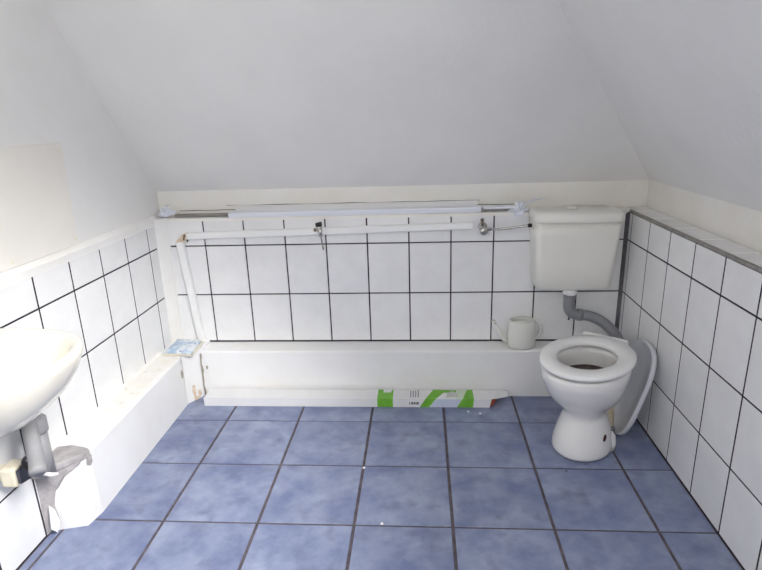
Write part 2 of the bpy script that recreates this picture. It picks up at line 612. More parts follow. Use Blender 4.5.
# access panel in the left wall
pn = empty('access_panel', (XLP, -0.95, 0.905))
tag(pn, 'cream rectangular board screwed to white plaster above left tiles', 'panel')
obj('board', prism([(0, 0.33, 0), (0, -0.45, 0), (0, -0.45, 0.372), (0, 0.345, 0.372)], (0.006, 0, 0)), 'panel', pn, bevel=0.0015)
for (y, z) in ((0.318, 0.02), (0.318, 0.345), (-0.02, 0.018), (-0.02, 0.345), (-0.43, 0.02), (-0.43, 0.345)):
    obj('screw', lathe([(0.0048, 0.0), (0.0048, 0.0015), (0.003, 0.0025)], 10, 'X'), 'cream_plastic', pn, True, (0.006, y, z))

# ------------------------------------------------------------------ pipe boxing along left and back wall
# back boxing
bm = bmesh.new()
nx = 40
rings = []
for i in range(nx + 1):
    x = -1.0 + i * (XR - 0.002 + 1.0) / nx
    w = noise.noise(Vector((x * 5, 1, 0))) * 0.002
    z = Z3 - 0.006 + noise.noise(Vector((x * 7, 5, 0))) * 0.0015
    rings.append([(x, -0.121 + w, 0.0), (x, -0.122 + w, z - 0.006), (x, -0.116 + w, z), (x, -0.004, z),
                  (x, 0.003, z), (x, 0.003, 0.0)])
loft(rings, True, True, bm)
struct(obj('trim_3', bm, 'paint_white'), 'white painted pipe boxing along foot of back wall')
# left boxing, with a broken near end
bm = bmesh.new()
prof_ys = [-0.17, -0.24, -0.32, -0.4, -0.48, -0.56, -0.64, -0.70, -0.76, -0.82, -0.88, -0.93, -0.97, -1.0]
rings = []
for i, y in enumerate(prof_ys):
    w = noise.noise(Vector((y * 6, 9, 0))) * 0.004
    chip = max(0, noise.noise(Vector((y * 17, 2, 0)))) * 0.012
    k = (-y - 0.2) / 0.8
    xf = -1.052 + 0.006 * k
    rings.append([(XL - 0.003, y, 0), (XL - 0.003, y, 0.262), (XL + 0.01, y, 0.254), (xf - 0.010 - chip, y, 0.252 + w),
                  (xf - 0.001, y, 0.246 + w - chip), (xf + 0.004, y, 0.0)])
loft(rings, True, False, bm)
# ragged end ring: lower at the front, notched
end = [(XL - 0.003, -1.10, 0), (XL - 0.003, -1.10, 0.258), (XL + 0.01, -1.09, 0.252), (-1.075, -1.035, 0.252), (-1.056, -1.035, 0.228), (-1.056, -1.070, 0.0)]
loft([rings[-1], end], False, True, bm)
bmesh.ops.remove_doubles(bm, verts=bm.verts, dist=0.0005)
lb = struct(obj('trim_4', bm, 'paint_white'), 'white painted pipe boxing along foot of left wall, broken near end')
# top surface plaster layer (cream, worn edge)
bm = bmesh.new()
rings = []
ys = [-0.19 - i * 0.022 for i in range(36)]
for y in ys:
    e = -1.066 + noise.noise(Vector((y * 14, 4, 0))) * 0.014 - (0.02 if y < -0.82 else 0)
    rings.append([(XL - 0.002, y, 0.252), (XL - 0.002, y, 0.266), (XL + 0.012, y, 0.2585), (e, y, 0.2575), (e + 0.006, y, 0.25)])
loft(rings, True, True, bm)
obj('plaster_layer', bm, 'paint_edge', lb)
# cement patch at the broken end
bm = bmesh.new()
pts = [(-1.170, -0.985), (-1.120, -0.975), (-1.070, -0.985), (-1.045, -0.995), (-1.050, -1.03), (-1.075, -1.06), (-1.11, -1.10), (-1.14, -1.135), (-1.170, -1.14)]
prism([(x, y, 0.235 + 0.006 * noise.noise(Vector((x * 40, y * 40, 0)))) for x, y in pts], (0, 0, 0.027), bm)
obj('cement_patch', bm, 'cement', lb, bevel=0.006)
bm = bmesh.new()
prism([(-1.168, -1.103, 0.24), (-1.10, -1.075, 0.245), (-1.05, -1.03, 0.245), (-1.062, -1.042, 0.226), (-1.10, -1.07, 0.20), (-1.13, -1.085, 0.15), (-1.142, -1.09, 0.10),
       (-1.135, -1.088, 0.03), (-1.168, -1.108, 0.0)], (-0.004, -0.012, 0), bm)
obj('cement_face', bm, 'cement', lb)
bm = bmesh.new()
prism([(-1.142, -1.118, 0.12), (-1.13, -1.112, 0.10), (-1.122, -1.108, 0.05), (-1.132, -1.118, 0.015), (-1.15, -1.122, 0.03)], (0.002, -0.004, 0), bm)
o = obj('torn_flake', bm, 'paint_white', lb)
o['label'] = 'torn white paint flake'
bm = bmesh.new()
prism([(-1.052, -1.015, 0.235), (-1.045, -1.0, 0.24), (-1.046, -1.0, 0.212), (-1.049, -1.008, 0.202), (-1.052, -1.02, 0.212)], (0.006, -0.002, 0), bm)
obj('paint_flake', bm, 'cement', lb)
# corner block between the two boxings
bm = bmesh.new()
pl = [(XL, 0.0), (XL, -0.205), (-1.052, -0.205), (-1.047, -0.222), (-0.992, -0.128), (-0.985, -0.112), (-0.985, 0.0)]
prism([(x, y, 0.0) for x, y in pl], (0, 0, 0.257), bm)
cb = struct(obj('trim_5', bm, 'paint_white', bevel=0.004), 'white plastered corner block between the two pipe boxings')
d = (Vector((-0.992, -0.128, 0)) - Vector((-1.047, -0.222, 0))).normalized()
nn = Vector((d.y, -d.x, 0))


def blob(name, base, w, h, m, parent, seed, t=0.004, u=None, nrm=None, n=14):
    """irregular flat patch standing on a vertical face"""
    u = u or d
    nrm = nrm or nn
    pts = []
    for k in range(n):
        a = 2 * math.pi * k / n
        rr = 0.75 + 0.4 * noise.noise(Vector((math.cos(a) * 1.5, math.sin(a) * 1.5, seed)))
        pts.append(Vector(base) + u * (w * rr * math.cos(a)) + Vector((0, 0, h * rr * math.sin(a))))
    return obj(name, prism(pts, nrm * t), m, parent)


B0 = Vector((-1.047, -0.222, 0))
blob('rust_stain', B0 + d * 0.045 + Vector((0, 0, 0.055)) - nn * 0.002, 0.013, 0.045, 'stain', cb, 1.3)
blob('rust_stain', B0 + d * 0.075 + Vector((0, 0, 0.03)) - nn * 0.002, 0.012, 0.025, 'stain', cb, 4.3)
blob('chipped_spot', (-1.050, -0.235, 0.17), 0.006, 0.024, 'grout_light', cb, 2.2, u=Vector((0, 1, 0)), nrm=Vector((1, 0, 0)))

bm = bmesh.new()
rings = []
for i in range(13):
    z = 0.004 + i * 0.019
    w = 0.0006 + 0.0022 * max(0, noise.noise(Vector((z * 40, 3, 1))))
    o_ = noise.noise(Vector((z * 25, 7, 1))) * 0.003
    rings.append([(-0.992 - w + o_, -0.1365, z), (-0.992 + w + o_, -0.1345, z), (-0.990 + w + o_, -0.118, z), (-0.990 - w + o_, -0.118, z)])
obj('crack_or_shade_line', loft(rings), 'grout_light', cb)
blob('chipped_spot', (-0.968, -0.1245, 0.155), 0.008, 0.012, 'grout_light', cb, 6.2, u=Vector((1, 0, 0)), nrm=Vector((0, 1, 0)))
blob('chipped_spot', B0 + d * 0.06 + Vector((0, 0, 0.012)) - nn * 0.002, 0.03, 0.014, 'stain', cb, 7.7)

# vertical corner fillet in the left back corner
bm = bmesh.new()
prism([(XL - 0.002, 0.004, 0.255), (XL - 0.002, -0.046, 0.255), (XL + 0.006, -0.042, 0.255), (XL + 0.022, -0.028, 0.255), (XL + 0.040, -0.008, 0.255), (XL + 0.046, 0.004, 0.255)],
      (0, 0, 0.89 - 0.255), bm)
struct(obj('trim_6', bm, 'paint_clean', smooth=False), 'white painted fillet in the back left wall corner')

# ------------------------------------------------------------------ cable trunking on the back wall
tr = empty('pipe_cover', (-1.03, 0, 0.255))
tag(tr, 'white plastic trunking running up and across the tiled back wall', 'trunking')
bm = bmesh.new()


def trunk_section(bm, a, b, w, dep):
    a, b = Vector(a), Vector(b)
    t = (b - a).normalized()
    s = Vector((0, 1, 0)).cross(t).normalized()
    y = Vector((0, -1, 0))
    sec = [(-w, 0.0), (-w, dep - 0.005), (-w + 0.004, dep), (w - 0.004, dep), (w, dep - 0.005), (w, 0)]
    return loft([[p + s * u + y * q for u, q in sec] for p in (a, b)], True, True, bm)


trunk_section(bm, (0.008, -0.002, -0.002), (-0.038, -0.002, 0.520), 0.018, 0.026)
obj('upright_cover', bm, 'plastic_white', tr, bevel=0.0015)
bm = bmesh.new()
trunk_section(bm, (0.004, -0.002, 0.548), (1.38, -0.002, 0.575), 0.0165, 0.026)
obj('cross_cover', bm, 'plastic_white', tr, bevel=0.0015)
bm = bmesh.new()
prism([(-0.056, -0.024, 0.520), (-0.022, -0.024, 0.520), (0.004, -0.024, 0.532), (0.004, -0.024, 0.565), (-0.018, -0.024, 0.558)], (0, 0.022, 0), bm)
o = obj('open_corner', bm, 'stain', tr)
o['label'] = 'open corner showing brown inside'
obj('pipe_end', tube([(-0.012, -0.028, 0.532), (-0.004, -0.028, 0.558)], 0.004, 8), 'brass_dull', tr, True)
obj('pipe_end', tube([(0.004, -0.022, 0.522), (0.007, -0.022, 0.534)], 0.004, 8), 'black', tr, True)


# stop valves
def valve(name, x, z, label, wheel):
    t = empty(name, (x, -0.028, z))
    tag(t, label, 'valve', 'stop valves on the back wall')
    if wheel:
        obj('valve_body', tube([(0, 0.026, 0.005), (0, -0.03, 0.005)], [0.014, 0.011], 14), 'chrome', t, True)
        obj('escutcheon', lathe([(0.021, 0.0), (0.019, -0.006), (0.012, -0.009)], 18, 'Y', (0, 0.02, 0.004)), 'chrome', t, True)
        obj('stem', tube([(-0.006, -0.012, 0.01), (-0.006, -0.012, 0.036)], 0.006, 10), 'brass_dull', t, True)
        obj('hand_wheel', lathe([(0.017, -0.02), (0.019, -0.026), (0.019, -0.038), (0.014, -0.044), (0.006, -0.045)], 16, 'Y', (0, 0, -0.008)), 'chrome', t, True)
        obj('stem_cap', lathe([(0.008, 0.0), (0.009, 0.006), (0.005, 0.012)], 12, 'Z', (-0.006, -0.012, 0.036)), 'brass_dull', t, True)
        obj('outlet_nut', tube([(0.012, -0.02, 0.0), (0.034, -0.02, -0.002)], 0.009, 6), 'chrome', t)
    else:
        obj('valve_body', tube([(0, 0.0, 0.0), (0, -0.016, 0.0)], 0.011, 12), 'chrome', t, True)
        obj('lever', tube([(-0.009, -0.012, 0.014), (0.012, -0.014, 0.017)], [0.007, 0.009], 8), 'black', t, True)
        obj('side_cap', lathe([(0.005, 0.0), (0.007, -0.006), (0.005, -0.010)], 10, 'X', (-0.009, -0.006, -0.006)), 'brass_dull', t, True)
        obj('outlet', tube([(0.004, -0.012, 0.0), (0.006, -0.010, -0.03)], [0.0085, 0.006], 10), 'chrome', t, True)
        obj('thin_pipe', tube([(0.006, -0.008, -0.03), (0.008, 0.02, -0.085)], 0.0028, 8), 'chrome', t, True)
    return t


vm = valve('stop_valve', -0.373, 0.834, 'small chrome stop valve with black lever midway along white trunking', False)
vm.scale = (1.3, 1.1, 1.3)
v2 = valve('stop_valve', 0.398, 0.820, 'round chrome stop valve feeding the toilet cistern hose', True)
hose = empty('supply_hose', (0.43, -0.048, 0.818))
tag(hose, 'thin chrome braided hose from stop valve to cistern', 'hose')
obj('braid', tube([(0, 0, 0), (0.05, 0.0, 0.0), (0.12, -0.005, 0.009), (0.178, -0.012, 0.017)], 0.0055, 10, smooth_n=6), 'chrome', hose, True)
obj('end_nut', tube([(0.166, -0.011, 0.016), (0.184, -0.012, 0.018)], 0.0095, 6), 'black', hose)

# ------------------------------------------------------------------ strips lying on the back ledge
LZ = ZL + 0.004
o = obj('trim_strip', box(-1.09, 0.60, 0.012, 0.046, LZ, LZ + 0.012), 'strip_grey', bevel=0.002)
tag(o, 'long grey strip lying lowest on the back ledge', 'strip', 'strips on the back ledge')
bm = bmesh.new()
prism([(-0.815, -0.004, LZ + 0.0125), (-0.815, 0.004, LZ - 0.006), (-0.815, -0.001, LZ - 0.006), (-0.815, -0.008, LZ + 0.0125), (-0.815, -0.006, LZ + 0.018), (-0.815, 0.036, LZ + 0.019), (-0.815, 0.036, LZ + 0.0125)], (1.205, 0.0, 0.004), bm)
o = obj('trim_strip', bm, 'strip_white', bevel=0.001)
tag(o, 'bluish white plastic angle strip lying over grey strip on back ledge', 'strip', 'strips on the back ledge')
o = obj('trim_strip', prism([(-0.80, 0.055, LZ), (-0.80, 0.079, LZ), (-0.80, 0.082, LZ + 0.036), (-0.80, 0.074, LZ + 0.036)], (1.18, 0, 0.006)), 'cardboard', bevel=0.001)
tag(o, 'thin white strip leaning against cream upright behind other strips', 'strip', 'strips on the back ledge')
o = obj('trim_strip', box(0.40, 0.575, -0.004, 0.034, LZ + 0.0125, LZ + 0.022), 'strip_white', bevel=0.001)
tag(o, 'short bluish white strip offcut next to crumpled paper on ledge', 'strip', 'strips on the back ledge')


# crumpled paper scrap and plastic scrap
def crumple(name, cx, cy, cz, sx, sy, sz, m, seed, rough=0.5, nu=12):
    bm = bmesh.new()
    bmesh.ops.create_icosphere(bm, subdivisions=3, radius=1.0)
    for v in bm.verts:
        n1 = noise.noise(v.co * 1.6 + Vector((seed, 0, 0)))
        n2 = noise.noise(v.co * 3.7 + Vector((0, seed, 0)))
        k = 1 + rough * n1 + rough * 0.6 * n2
        v.co = Vector((v.co.x * k * sx, v.co.y * k * sy, max(v.co.z * k * sz, -sz * 0.9)))
    return obj(name, bm, m, None, False, (cx, cy, cz))


o = crumple('paper_scrap', 0.562, -0.006, LZ + 0.008, 0.036, 0.03, 0.026, 'paper', 3.1, 0.9)
o.rotation_euler = (0, -0.5, 0.2)
tag(o, 'crumpled white paper scrap on ledge beside cistern', 'paper')
o = crumple('plastic_scrap', -1.13, 0.025, LZ + 0.022, 0.034, 0.028, 0.024, 'paper', 8.4, 0.8)
tag(o, 'crumpled white plastic scrap in the left corner of back ledge', 'plastic scrap')
o = obj('paper_strip', tube([(0.585, 0.02, LZ + 0.028), (0.64, 0.03, LZ + 0.046), (0.70, 0.04, LZ + 0.052)], [0.006, 0.005, 0.002], 6), 'paper', None)
tag(o, 'thin white paper strip poking out behind cistern top', 'paper')

# ------------------------------------------------------------------ packet on the corner block
def packet():
    bm = bmesh.new()
    nx, ny = 18, 14
    c = [Vector((-1.140, -0.205, 0)), Vector((-0.992, -0.218, 0)), Vector((-1.008, -0.05, 0)), Vector((-1.145, -0.03, 0))]
    org = Vector((-1.07, -0.12, 0.0))

    def pt(u, v, top):
        p = c[0] * (1 - u) * (1 - v) + c[1] * u * (1 - v) + c[2] * u * v + c[3] * (1 - u) * v
        e = min(u, 1 - u, v, 1 - v)
        h = 0.016 * min(1, e * 6) ** 0.5 + 0.004 * noise.noise(Vector((u * 7, v * 7, 1)))* min(1, e * 8)
        return (p.x - org.x, p.y - org.y, 0.003 + (h if top else 0))
    for top in (True, False):
        V = [[bm.verts.new(pt(i / nx, j / ny, top)) for j in range(ny + 1)] for i in range(nx + 1)]
        for i in range(nx):
            for j in range(ny):
                bm.faces.new((V[i][j], V[i + 1][j], V[i + 1][j + 1], V[i][j + 1]))
    bmesh.ops.remove_doubles(bm, verts=bm.verts, dist=0.0004)
    r = empty('packet', (org.x, org.y, 0.2625))
    tag(r, 'small pale blue printed plastic packet lying on the corner block', 'packet')
    obj('wrapper', bm, 'packet', r, True)
    bm = bmesh.new()
    for a, b in ((c[0], c[1]), (c[3], c[2]), (c[1], c[2])):
        pa, pb = a - org, b - org
        q = Vector((0, 0, 1)).cross(pb - pa).normalized() * 0.008
        prism([pa - q, pb - q, pb + q, pa + q], (0, 0, 0.004), bm)
    obj('sealed_edge', bm, 'packet_edge', r)


packet()

# ------------------------------------------------------------------ long narrow carton on the floor
ct = empty('carton', (-0.222, -0.188, 0.0))
tag(ct, 'long narrow white carton with green print lying on blue floor tiles', 'carton')
CL, CRr = -0.735, 0.655
y0, y1, hz = -0.048, 0.045, 0.044
bm = bmesh.new()
# hollow tube, torn open at the right end
sec = [(y0, 0.001), (y1, 0.001), (y1, hz), (y0, hz)]
tear = [(CRr, CRr + 0.11, CRr + 0.12, CRr + 0.06)]
V0 = [bm.verts.new((CL, y, z)) for y, z in sec]
ends = [0.645, 0.695, 0.705, 0.655]
V1 = [bm.verts.new((x, y, z)) for (y, z), x in zip(sec, ends)]
bm.faces.new(V0)
for i in range(4):
    j = (i + 1) % 4
    bm.faces.new((V0[i], V0[j], V1[j], V1[i]))
o = obj('sleeve', bm, 'cardboard', ct)
md = o.modifiers.new('solid', 'SOLIDIFY')
md.thickness = 0.0015
bm = bmesh.new()
prism([(0.60, y0 + 0.003, 0.003), (0.652, y0 + 0.003, 0.003), (0.668, y0 + 0.003, 0.018), (0.68, y0 + 0.02, 0.034), (0.60, y0 + 0.02, 0.036)], (0, 0.05, 0), bm)
o = obj('torn_end', bm, 'brown_card', ct)
o['label'] = 'torn brown inside of carton end'
bm = bmesh.new()
prism([(0.652, y0, hz), (0.70, y1, hz), (0.742, y1 + 0.006, hz - 0.010), (0.738, 0.005, hz - 0.014), (0.71, -0.012, hz - 0.010), (0.68, -0.03, hz - 0.006)], (0, 0, 0.002), bm)
obj('end_flap', bm, 'cardboard', ct)


def px_(x):
    return 0.115 + (x - 0.115) * 0.88


def print_top(name, pts, m, lift=0.0012):
    return obj(name, prism([(px_(x), y, hz) for x, y in pts], (0, 0, lift)), m, ct)


def print_front(name, pts, m, lift=0.0012):
    return obj(name, prism([(px_(x), y0, z) for x, z in pts], (0, -lift, 0)), m, ct)


# printed areas (flat print)
print_top('green_print', [(0.115, y0), (0.20, y0), (0.20, y1), (0.115, y1)], 'green')
print_front('green_print', [(0.115, 0.002), (0.20, 0.002), (0.20, hz), (0.115, hz)], 'green')
print_top('white_print', [(0.145, 0.015), (0.185, 0.015), (0.195, y1), (0.145, y1)], 'cardboard', 0.0018)
print_top('green_print', [(0.375, y0), (0.43, y0), (0.475, 0.015), (0.545, 0.02), (0.545, 0.038), (0.42, y1)], 'green')
print_front('green_print', [(0.345, 0.002), (0.395, 0.002), (0.43, hz), (0.375, hz)], 'green')
print_top('pale_print', [(0.545, y0), (0.585, y0), (0.60, y1), (0.48, y1), (0.475, 0.018)], 'green_pale', 0.0009)
print_top('grey_print', [(0.485, -0.03), (0.555, -0.03), (0.55, 0.01), (0.52, 0.03), (0.495, 0.01)], 'grey_print', 0.0016)
print_top('green_print', [(0.575, y0), (0.635, y0), (0.635, y1), (0.605, y1)], 'green', 0.0014)
print_front('green_print', [(0.545, 0.002), (0.63, 0.002), (0.635, hz), (0.572, hz)], 'green')
print_front('pale_print', [(0.397, 0.002), (0.543, 0.002), (0.57, hz), (0.432, hz)], 'blue_print', 0.0008)
# small rotated lettering: columns of short strokes
for cx in (0.272, 0.284, 0.296, 0.308):
    bm = bmesh.new()
    y = -0.03
    while y < 0.035:
        l = random.uniform(0.003, 0.008)
        add_box(bm, cx, cx + 0.005, y, y + l, hz, hz + 0.0007)
        y += l + 0.003
    obj('small_lettering', bm, 'ink', ct)
bm = bmesh.new()
for x, w in ((0.268, 0.004), (0.277, 0.010), (0.290, 0.008), (0.301, 0.011)):
    add_box(bm, x, x + w, y0 - 0.0008, y0, 0.016, 0.028)
obj('small_lettering', bm, 'ink', ct)

# ------------------------------------------------------------------ toilet
TY = math.atan2(-0.81, -0.587)
toilet = empty('toilet', (0.775, -0.525, 0.0), TY)
tag(toilet, 'white floor-standing ceramic toilet with open seat near tiled right wall', 'toilet')


def oval(cx, a, b, z, n=40, e=2.0, back=None, tilt=0.0):
    out = []
    for k in range(n):
        t = 2 * math.pi * k / n
        c, s = math.cos(t), math.sin(t)
        x = cx + a * math.copysign(abs(c) ** (2 / e), c)
        y = b * math.copysign(abs(s) ** (2 / e), s)
        if back is not None:
            x = max(x, back)
        out.append((x, y, z + tilt * x))
    return out


rings = [oval(0.016, 0.142, 0.118, 0.0), oval(0.016, 0.142, 0.118, 0.012), oval(0.016, 0.136, 0.112, 0.06), oval(0.013, 0.118, 0.096, 0.115),
         oval(0.010, 0.102, 0.083, 0.16), oval(0.014, 0.101, 0.083, 0.182), oval(0.02, 0.130, 0.108, 0.215), oval(0.028, 0.165, 0.135, 0.25),
         oval(0.034, 0.194, 0.149, 0.295), oval(0.038, 0.207, 0.158, 0.335), oval(0.039, 0.214, 0.163, 0.35), oval(0.039, 0.215, 0.164, 0.38), oval(0.039, 0.208, 0.157, 0.388),
         oval(0.039, 0.17, 0.135, 0.388), oval(0.039, 0.150, 0.116, 0.380), oval(0.039, 0.152, 0.118, 0.355), oval(0.039, 0.150, 0.116, 0.31), oval(0.03, 0.125, 0.10, 0.26),
         oval(0.02, 0.085, 0.075, 0.225), oval(0.01, 0.05, 0.05, 0.205), oval(0.01, 0.02, 0.02, 0.20)]
tbowl = obj('bowl', loft(rings), 'ceramic', toilet, True, subsurf=1)
rg = loft([oval(0.0365, 0.1405, 0.1095, 0.294), oval(0.037, 0.1425, 0.1105, 0.299)])
o = obj('water', rg, 'water', tbowl, True)
rg = loft([oval(0.037, 0.1435, 0.1110, 0.298, 40), oval(0.038, 0.1485, 0.1150, 0.311, 40), oval(0.038, 0.1460, 0.1125, 0.311, 40), oval(0.037, 0.138, 0.1065, 0.2996, 40)], False, False)
o = obj('limescale_ring', rg, 'limescale', tbowl, True)
o['label'] = 'brownish water line inside bowl'
# rear body: trap, inlet and outlet
rg = []
for x, z0_, z1_, b in ((-0.128, 0.19, 0.34, 0.06), (-0.145, 0.17, 0.375, 0.08), (-0.19, 0.17, 0.385, 0.09), (-0.235, 0.24, 0.385, 0.085), (-0.245, 0.28, 0.36, 0.06)):
    zc, hh = (z0_ + z1_) / 2, (z1_ - z0_) / 2
    rg.append([(x, b * math.cos(t), zc + hh * math.sin(t)) for t in [2 * math.pi * k / 20 for k in range(20)]])
obj('rear_body', loft(rg), 'ceramic', toilet, True, subsurf=1)
obj('inlet', tube([(-0.23, 0, 0.325), (-0.285, 0, 0.325)], 0.03, 16), 'ceramic', toilet, True)
obj('outlet', tube([(-0.07, 0.0, 0.17), (-0.11, 0.015, 0.185), (-0.135, 0.03, 0.195), (-0.139, 0.038, 0.172)], [0.045, 0.042, 0.036, 0.034], 18, smooth_n=4), 'ceramic', toilet, True)
# side fixing lug with rusted hole
obj('fixing_lug', lathe([(0.040, 0.0), (0.040, 0.03), (0.034, 0.06), (0.02, 0.072)], 18, 'Z', (-0.030, 0.082, 0.0)), 'ceramic', toilet, True)
o = obj('rusty_bolt', lathe([(0.001, 0.0), (0.016, 0.0), (0.017, 0.003), (0.008, 0.006), (0.001, 0.006)], 14, 'Y'), 'rust', toilet, True, (0.046, 0.097, 0.083))
o['label'] = 'rusty brown fixing hole'
# seat ring
SZ = 0.396


def ringpts(a, b, z, cx=0.030, back=None, n=48):
    return oval(cx, a, b, z, n, 2.05, back)


bk = -0.198
rg = loft([ringpts(0.220, 0.166, SZ, back=bk), ringpts(0.225, 0.171, SZ + 0.004, back=bk - 0.004), ringpts(0.225, 0.171, SZ + 0.013, back=bk - 0.004), ringpts(0.218, 0.164, SZ + 0.019, back=bk),
           ringpts(0.180, 0.138, SZ + 0.022, 0.034), ringpts(0.143, 0.113, SZ + 0.019, 0.036), ringpts(0.137, 0.107, SZ + 0.012, 0.036), ringpts(0.139, 0.109, SZ + 0.002, 0.036)], False, False)
# join underside
tseat = obj('seat', rg, 'seat', toilet, True)
bm = bmesh.new()
prism([(-0.185, -0.103, SZ + 0.001), (-0.205, -0.098, SZ + 0.001), (-0.205, 0.080, SZ + 0.001), (-0.185, 0.085, SZ + 0.001)], (0, 0, 0.018), bm)
obj('hinge_bar', bm, 'seat', tseat, bevel=0.004)
for s in (-1, 1):
    obj('hinge_pin', lathe([(0.011, 0.386), (0.011, SZ + 0.008), (0.007, SZ + 0.012)], 12, 'Z', (-0.195, s * 0.075, 0)), 'seat', tseat, True)
for a in (0.55, -0.55, 2.2, -2.2):
    obj('seat_buffer', lathe([(0.01, 0.386), (0.01, SZ + 0.006)], 10, 'Z', (0.036 + 0.178 * math.cos(a), 0.135 * math.sin(a), 0)), 'seat', tseat, True)

# foam-wrapped drain connector behind the toilet
fx = empty('drain_connector', (0.895, -0.432, 0.0))
tag(fx, 'yellowed foam-wrapped drain connector on floor behind toilet foot', 'drain pipe')
bm = tube([(0, 0, 0.001), (0.0, 0, 0.06), (-0.003, 0, 0.12), (0.0, 0.0, 0.17)], [0.028, 0.030, 0.030, 0.027], 16, smooth_n=4)
for v in bm.verts:
    k = noise.noise(v.co * 30) * 0.006
    v.co.x += k
    v.co.y += k
obj('foam_wrap', bm, 'foam', fx, True)
obj('clip', box(0.000, 0.024, -0.044, -0.026, 0.026, 0.044), 'pvc_grey', fx, bevel=0.003)
obj('floor_flange', lathe([(0.031, 0.0), (0.031, 0.006), (0.029, 0.01)], 20), 'ceramic', fx, True)

# toilet lid leaning on the right wall
lid = empty('seat_cover', (0.938, -0.393, 0.0))
tag(lid, 'loose white toilet lid leaning upright against tiled right wall', 'toilet lid')
bot = Vector((0.0, 0.0, 0.0))
top = Vector((0.112, -0.012, 0.400))
la = (top - bot)
Ln = la.length
la.normalize()
wd = Vector((0.0, -1.0, 0.0))
wd = (wd - la * wd.dot(la)).normalized()
ln = la.cross(wd).normalized()     # lid normal
if ln.x > 0:
    ln = -ln


def lidring(a, b, off, n=48):
    out = []
    for k in range(n):
        t = 2 * math.pi * k / n
        c, s_ = math.cos(t), math.sin(t)
        c = math.copysign(abs(c) ** (0.74 if c > 0 else 0.6), c)
        s_ = math.copysign(abs(s_) ** (0.74 if c > 0 else 0.6), s_)
        out.append(bot + la * (Ln / 2 + a * c) + wd * (b * s_) + ln * off)
    return out


A, B = Ln / 2, 0.136
bm = loft([lidring(A - 0.012, B - 0.012, -0.008), lidring(A - 0.002, B - 0.002, -0.007), lidring(A, B, 0.0), lidring(A - 0.001, B - 0.001, 0.012), lidring(A - 0.008, B - 0.008, 0.014),
           lidring(A - 0.012, B - 0.012, 0.008), lidring(A - 0.10, B - 0.08, 0.004)])
obj('lid_shell', bm, 'lid_face', lid, True)

# ------------------------------------------------------------------ cistern
cis = empty('cistern', (0.800, 0.0, 0.545))
tag(cis, 'boxy off-white plastic toilet cistern hung on tiled back wall', 'cistern')


def rrect(x0, x1, y0_, y1_, z, r=0.03, bow=0.0, n=6):
    pts = []
    for cx, cy, a0 in ((x1 - r, y1_ - 0.005, 0), (x0 + r, y1_ - 0.005, 90), (x0 + r, y0_ + r, 180), (x1 - r, y0_ + r, 270)):
        rr = 0.005 if cy > -0.02 else r
        ccx = cx + (r - rr) * (1 if cx > (x0 + x1) / 2 else -1)
        for k in range(n + 1):
            a = math.radians(a0 + 90 * k / n)
            pts.append([ccx + rr * math.cos(a), cy + rr * math.sin(a), z])
    xm, hw = (x0 + x1) / 2, (x1 - x0) / 2
    # insert front points for bow
    out = []
    for i, p in enumerate(pts):
        out.append(p)
        if i == 3 * (n + 1) - 1:
            q = pts[3 * (n + 1)]
            for k in range(1, 8):
                t = k / 8
                out.append([p[0] + (q[0] - p[0]) * t, p[1], z])
    for p in out:
        if p[1] < y0_ + r + 0.001:
            p[1] -= bow * (1 - ((p[0] - xm) / hw) ** 2)
    return out


W0, W1 = 0.167, 0.190
rg = [rrect(-W0 + 0.012, W0 - 0.012, -0.125, -0.004, 0.0, 0.03, 0.010), rrect(-W0, W0, -0.138, -0.004, 0.012, 0.03, 0.012), rrect(-0.174, 0.174, -0.148, -0.004, 0.12, 0.03, 0.014),
      rrect(-0.185, 0.185, -0.160, -0.004, 0.26, 0.03, 0.016), rrect(-W1 + 0.002, W1 - 0.002, -0.164, -0.004, 0.318, 0.03, 0.017)]
obj('tank', loft(rg), 'cistern', cis, True, bevel=0)
rg = [rrect(-W1, W1, -0.168, -0.004, 0.318, 0.03, 0.018), rrect(-W1 - 0.003, W1 + 0.003, -0.171, -0.002, 0.325, 0.03, 0.018), rrect(-W1 - 0.002, W1 + 0.002, -0.168, -0.002, 0.352, 0.03, 0.018),
      rrect(-W1 + 0.006, W1 - 0.006, -0.158, -0.006, 0.362, 0.03, 0.018), rrect(-W1 + 0.03, W1 - 0.03, -0.13, -0.02, 0.366, 0.03, 0.012)]
clid = obj('cistern_lid', loft(rg), 'cistern', cis, True)
obj('flush_button', lathe([(0.026, 0.366), (0.026, 0.371), (0.02, 0.375)], 20, 'Z', (-0.02, -0.085, 0)), 'cistern', clid, True)
obj('outlet_collar', lathe([(0.026, 0.003), (0.032, 0.0), (0.032, -0.026), (0.028, -0.032)], 20, 'Z', (-0.003, -0.09, 0)), 'plastic_white', cis, True)
# flush pipe
fp = empty('flush_pipe', (0.797, -0.09, 0.5105))
tag(fp, 'grey plastic flush pipe curving from cistern down behind toilet', 'pipe')
felb = obj('elbow', tube([(0, 0, 0.0), (0, 0, -0.052), (0.006, 0, -0.078), (0.026, -0.002, -0.094), (0.055, -0.004, -0.098)], 0.0255, 18, smooth_n=5), 'pvc_grey', fp, True)
obj('elbow_socket', lathe([(0.0275, 0.002), (0.0275, -0.018), (0.0255, -0.02)], 20), 'pvc_grey', felb, True)
obj('elbow_socket', tube([(0.040, -0.003, -0.097), (0.062, -0.004, -0.099)], 0.0285, 20), 'pvc_grey', felb, True)
obj('bend', tube([(0.05, -0.004, -0.098), (0.10, -0.010, -0.104), (0.155, -0.03, -0.128), (0.195, -0.075, -0.168), (0.198, -0.12, -0.186), (0.180, -0.165, -0.186), (0.150, -0.196, -0.186)], 0.0245, 18, smooth_n=6), 'pvc_grey', fp, True)
obj('drip_pin', tube([(0.012, 0.03, -0.10), (0.012, 0.03, -0.135)], [0.002, 0.005], 8), 'black', fp, True)

